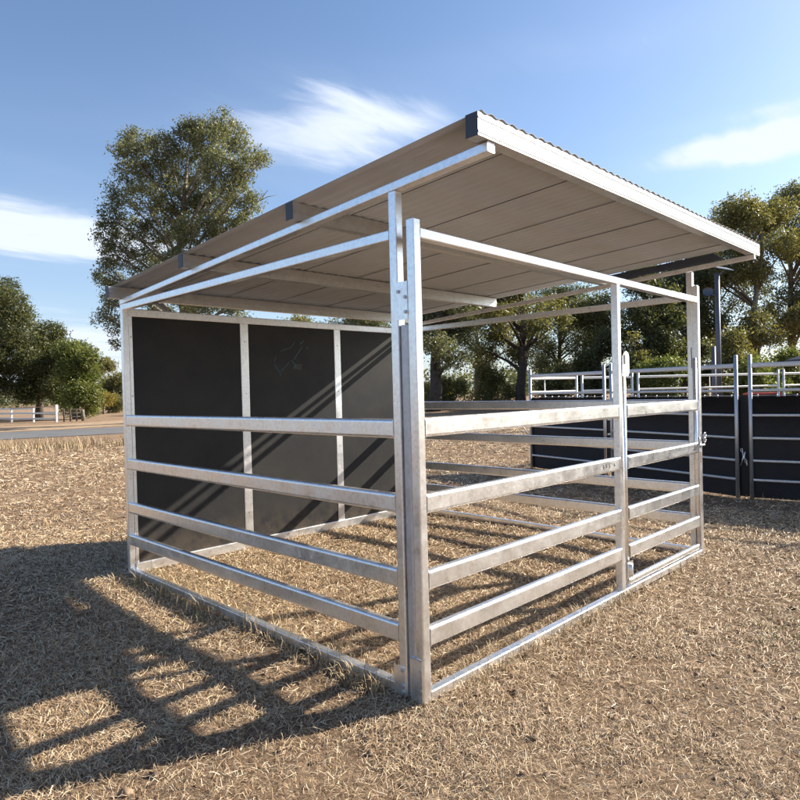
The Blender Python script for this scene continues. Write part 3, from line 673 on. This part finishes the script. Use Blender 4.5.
def limbs(mb, base_h, top, clumps, r0, rnd, frac=.4, n_sub=2):
    # trunk through a few wandering points up to `top`, limbs to every clump
    tp = [Vector((0, 0, -.05))]; N = 6
    for i in range(1, N+1):
        f = i/N; tp.append(Vector((top[0]*f+rnd.uniform(-.12, .12)*top[2]*.12, top[1]*f+rnd.uniform(-.12, .12)*top[2]*.12, top[2]*f)))
    mb.path(tp, [r0*(1.15 if i == 0 else 1-.8*i/N) for i in range(N+1)], 10)
    for c in clumps:
        c_ = Vector(c[:3]); zf = min(.92, max(frac*.6, (c_.z-.35*math.hypot(c_.x, c_.y)-base_h*.15)/top[2]*.8)); k = zf*N; i = min(N-1, int(k)); st = tp[i].lerp(tp[i+1], k-i)
        r1 = r0*(1-.8*zf)*.5
        mid = st.lerp(c_, .5)+Vector((rnd.uniform(-.3, .3), rnd.uniform(-.3, .3), rnd.uniform(-.1, .4)))*.6
        mb.path([st, mid, c_], [r1, r1*.65, r1*.3], 7)
        for _ in range(n_sub):
            e = c_+Vector((rnd.gauss(0, .5)*c[3], rnd.gauss(0, .5)*c[4], rnd.gauss(.1, .5)*c[5])); s2 = mid.lerp(c_, rnd.uniform(.2, .9)); mb.path([s2, s2.lerp(e, .5)+Vector((0, 0, .1)), e], [r1*.35, r1*.25, r1*.1], 5)
def tree(name, loc, clumps, top, r0, n_leaf, size, ml, mbk, label, cat, group=None, seed=1, twig=.28, per=16, hang=.5, rot=0, frac=.4, extra=None):
    T = thing(name, (*loc, 0), label, cat, group); T.rotation_euler.z = rot; rnd = random.Random(seed)
    link('crown', leaf_mesh('crown', clumps, n_leaf, size, ml, seed, hang, twig, per), T)
    mb = MB(); limbs(mb, 0, top, clumps, r0, rnd, frac)
    if extra: extra(mb)
    link('trunk', mb.mesh('trunk', mbk), T); return T
def px_clumps(px0, D, items, sd=1.0):
    # crown lobes described where they sit around the trunk, in metres
    bx, by = gxy(px0, D); out = []; rr = random.Random(int(px0))
    for (px, py, rpx, rpz) in items:
        dd = D+rr.uniform(-1, 1)*sd*2.0; p = at(px, py, dd); s_ = dd/FPX; out.append((p[0]-bx, p[1]-by, p[2], rpx*s_*.93, rpx*s_*.93, rpz*s_*.93))
    return (bx, by), out

# the tall gum behind the back wall
items = [(222, 122, 13, 14), (208, 140, 20, 20), (236, 140, 15, 16), (190, 133, 16, 14), (165, 146, 18, 14), (140, 143, 20, 12), (127, 152, 15, 10), (133, 172, 17, 16), (160, 172, 20, 18),
         (190, 168, 22, 20), (220, 170, 22, 20), (243, 168, 14, 13), (257, 158, 11, 8), (263, 160, 7, 8), (120, 194, 14, 15), (145, 200, 20, 18), (178, 200, 24, 20), (212, 202, 24, 20), (240, 195, 18, 18),
         (250, 205, 10, 12), (110, 218, 13, 16), (128, 228, 18, 16), (160, 232, 22, 18), (195, 232, 24, 18), (228, 228, 22, 18), (243, 222, 12, 10), (105, 238, 9, 12), (118, 256, 16, 15), (145, 262, 20, 16),
         (180, 264, 24, 18), (215, 258, 22, 18), (108, 274, 12, 13), (122, 288, 12, 14), (108, 300, 11, 10), (104, 278, 8, 6), (105, 318, 11, 8), (116, 325, 8, 9), (150, 292, 20, 14), (200, 300, 30, 18), (235, 300, 18, 16), (160, 318, 22, 12), (240, 325, 14, 9), (117, 345, 5, 12)]
loc, cl = px_clumps(182, 38, items, 1.0)
def dead(mb):
    a = at(244, 212, 38)-np.array([*loc, 0]); b = at(258, 202, 38)-np.array([*loc, 0]); c = at(268, 190, 37.5)-np.array([*loc, 0]); d = at(277, 195, 38)-np.array([*loc, 0])
    mb.path([a, b, c], [.05, .035, .015], 5); mb.path([b, (b+d)/2+np.array([0, 0, .1]), d], [.03, .02, .01], 5)
tree('gum_tree', loc, cl, (0.5, 0, 15), .42, 92000, .17, M_LEAF_GUM, M_BARK, 'tall grey green gum tree rising behind the shelter roof on the left', 'tree', seed=3, twig=.24, per=38, extra=dead)
# left group beyond the white fence
def tr(px, D, items, topz, label, ml, mbk, n, size, seed, name='leafy_tree', group='trees beyond the road', r0=.3, twig=.3, hang=.3, sd=1.0, frac=.4):
    loc, cl = px_clumps(px, D, items, sd)
    return tree(name, loc, cl, (random.uniform(-.5, .5), random.uniform(-.5, .5), topz), r0, int(n*1.6), size*.85, ml, mbk, label, 'tree', group, seed=seed, twig=twig, hang=hang, frac=frac)
tr(-8, 50, [(-20, 300, 26, 24), (5, 292, 14, 16), (10, 305, 18, 18), (-5, 330, 28, 22), (18, 330, 18, 20), (25, 318, 9, 9), (8, 355, 26, 20), (-20, 360, 26, 20), (15, 380, 18, 14), (-10, 388, 22, 12), (28, 312, 7, 6)],
   9.0, 'tallest dark tree at the left edge, cut by the frame', M_LEAF_DARK, M_BARKD, 26000, .26, 11, r0=.35)
tr(38, 52, [(48, 332, 15, 10), (38, 345, 16, 12), (55, 345, 12, 12), (30, 362, 18, 14), (50, 365, 18, 14), (62, 358, 12, 10), (42, 385, 20, 12), (58, 388, 16, 12), (28, 395, 12, 8)],
   7.0, 'rounded dark tree behind the white paddock fence', M_LEAF_DARK, M_BARKD, 22000, .24, 12)
tr(76, 49, [(68, 352, 11, 10), (78, 352, 12, 9), (89, 358, 8, 9), (72, 370, 14, 12), (86, 374, 11, 12), (80, 392, 15, 12), (92, 398, 8, 10), (66, 398, 9, 8), (90, 410, 7, 5), (70, 408, 6, 4)],
   5.6, 'bright green bushy tree right of the white fence end', M_LEAF_BRIGHT, M_BARK, 22000, .24, 13)
def tmix(px, D, items, topz, label, ml, mbk, n, size, seed, **k): return tr(px, D, items, topz, label, ml, mbk, n, size, seed, **k)
tmix(105, 80, [(104, 363, 6, 4), (110, 366, 5, 4), (100, 370, 4, 4), (106, 382, 5, 4)], 5.0, 'far round topped gum showing between bright bush and shelter corner post', M_LEAF_OLIVE, M_BARKP, 3500, .34, 14, r0=.28)
tmix(116, 68, [(112, 385, 8, 8), (120, 380, 8, 8), (104, 395, 8, 8), (115, 403, 12, 8), (126, 395, 10, 10)], 2.6, 'olive brown scrub tree beside the shelter corner post', M_LEAF_OLIVE, M_BARK, 7000, .30, 15, r0=.2)
tmix(103, 62, [(101, 397, 6, 4), (108, 399, 5, 3), (98, 405, 4, 4)], 1.5, 'small golden flowering bush by the far scrub', M_LEAF_GOLD, M_BARK, 1800, .25, 16, r0=.12)
# belt of gums behind the yard
gB = 'belt of trees behind the yard'
def belt(px, D, top_y, wpx, label, ml, mbk, n, seed, low=.32, r0=.3, size=.22, gaps=.92, name='gum_tree', twig=.34, lobes=16):
    rnd = random.Random(seed); loc = gxy(px, D); s_ = D/FPX; yh = 391-(px-400)*.025; H = (yh-top_y)*s_+1.48; Wd = wpx*s_
    cl = []
    for i in range(lobes):
        f = rnd.uniform(0, 1)**.8; zz = H*(low+(1-low)*f)*.96; wide = Wd*.5*math.sin(math.pi*min(.93, .25+.62*f))**.7; a = rnd.uniform(0, 6.28); q = rnd.uniform(.25, .95)
        rr = Wd*rnd.uniform(.11, .21)*gaps; cl.append((math.cos(a)*wide*q, math.sin(a)*wide*q, min(zz, H-rr*.6), rr, rr, rr*rnd.uniform(.6, .9)))
    cl.append((0, 0, H-Wd*.1, Wd*.13, Wd*.13, Wd*.1))
    return tree(name, loc, cl, (rnd.uniform(-.06, .06)*H, rnd.uniform(-.06, .06)*H, H*.92), r0, n, size, ml, mbk, label, 'tree', gB, seed=seed, twig=twig, hang=.45, frac=low, per=24)
B = [ # px, depth, top_y, width, leaf, bark, n, low, r0
 (300, 60, 318, 60, M_LEAF_OLIVE, M_BARK, 8000, .5, .25, 'gum whose sparse top shows just above the middle back panel'),
 (372, 58, 308, 95, M_LEAF_GUM, M_BARK, 14000, .35, .3, 'gum showing above the right back panel, left of the near corner post'),
 (433, 46, 262, 105, M_LEAF_GUM, M_BARKD, 22000, .34, .50, 'thick dark trunked gum just right of the near corner post'),
 (478, 60, 280, 90, M_LEAF_OLIVE, M_BARK, 17000, .30, .28, 'thin branched gum second from the near corner post'),
 (520, 50, 268, 100, M_LEAF_OLIVE, M_BARKD, 20000, .36, .42, 'leaning dark trunked gum left of the yard left end'),
 (560, 66, 285, 90, M_LEAF_DARK, M_BARKD, 18000, .18, .3, 'dense dark tree behind the yard corner posts'),
 (600, 58, 296, 80, M_LEAF_DARK, M_BARKD, 18000, .15, .3, 'dark tree behind the middle post of the shelter front'),
 (645, 44, 268, 75, M_LEAF_DARK, M_BARKD, 20000, .20, .3, 'dark leafy tree between the gate stile and right front post'),
 (682, 52, 262, 80, M_LEAF_DARK, M_BARKD, 18000, .18, .3, 'dark tree behind the right front post of the shelter'),
 (722, 58, 214, 92, M_LEAF_GUM, M_BARK, 22000, .25, .32, 'gum rising above the right roof corner behind the light pole'),
 (752, 50, 203, 100, M_LEAF_OLIVE, M_BARK, 28000, .28, .35, 'broad olive topped gum right of the roof corner'),
 (797, 54, 186, 92, M_LEAF_GUM, M_BARK, 26000, .25, .36, 'tallest gum of the belt at the right edge of the photo'),
 (835, 52, 205, 90, M_LEAF_DARK, M_BARKD, 18000, .22, .3, 'dark gum just outside the right edge of the photo'),
]
for i, (px, D, ty, w, ml, mbk, n, low, r0, lb) in enumerate(B):
    belt(px, D, ty, w, lb, ml, mbk, int(n*(1.75 if px > 540 else 1.55)), 40+i, low=low, r0=r0, lobes=(30 if px > 540 else 22))
# lower bushes in front of the belt
def bush(px, D, top_y, wpx, label, ml, n, seed, group='bushes under the tree belt'):
    rnd = random.Random(seed); loc = gxy(px, D); s_ = D/FPX; yh = 391-(px-400)*.025; H = max(.8, (yh-top_y)*s_+1.48); Wd = wpx*s_; cl = []
    for i in range(15):
        a = rnd.uniform(0, 6.28); q = rnd.uniform(0, .55); rr = Wd*rnd.uniform(.07, .19); cl.append((math.cos(a)*Wd*q, math.sin(a)*Wd*q, H*rnd.uniform(.12, .95-q*.5), rr, rr, min(rr*rnd.uniform(.7, 1.6), H*.25)))
    T = tree('bush', loc, cl, (0, 0, H*.6), .07, n, .2, ml, M_BARK, label, 'bush', group, seed=seed, twig=.27, hang=.1, per=14)
BU = [(450, 48, 378, 34, M_LEAF_OLIVE, 'low olive bush beside the thick dark trunk'), (492, 52, 366, 50, M_LEAF_OLIVE, 'olive green bush between the two trunked gums'), (545, 46, 352, 46, M_LEAF_OLIVE, 'olive bush above the yard left end'),
      (590, 44, 340, 46, M_LEAF_DARK, 'dark bush left of the shelter middle post'), (640, 40, 322, 40, M_LEAF_OLIVE, 'sunlit olive bush right of the shelter middle post'), (668, 38, 345, 40, M_LEAF_BRIGHT, 'yellow green bush between gate and right front post'),
      (700, 42, 330, 36, M_LEAF_DARK, 'dark bush behind the right front post'), (738, 40, 318, 42, M_LEAF_OLIVE, 'tall olive bush right of the light pole'), (760, 36, 352, 40, M_LEAF_BRIGHT, 'bright bush above the chained yard gate posts'),
      (790, 38, 338, 38, M_LEAF_BRIGHT, 'bright green bush by the small dark roofed shed'), (830, 40, 330, 50, M_LEAF_OLIVE, 'olive bush beyond the right edge'), (425, 58, 385, 30, M_LEAF_OLIVE, 'small far bush right beside the near corner post')]
for i, (px, D, ty, w, ml, lb) in enumerate(BU): bush(px, D, ty, w, lb, ml, 9000, 80+i)
# far-off woodland closing the horizon: reads as one mass
cl = []; rnd = random.Random(5)
for i in range(230):
    px = rnd.uniform(-330, 1130); D = rnd.uniform(120, 210); x, y = gxy(px, D); h = rnd.uniform(3, 9)*(1.0 if px > 380 else .75)
    cl.append((x, y, h*.5, rnd.uniform(4, 8), rnd.uniform(4, 8), h*.5))
tag(link('far_woodland', leaf_mesh('far_woodland', cl, 60000, .9, M_LEAF_DARK, 9, .1, 1.0, 12)), 'distant line of dark woodland along the horizon', 'woodland', kind='stuff')
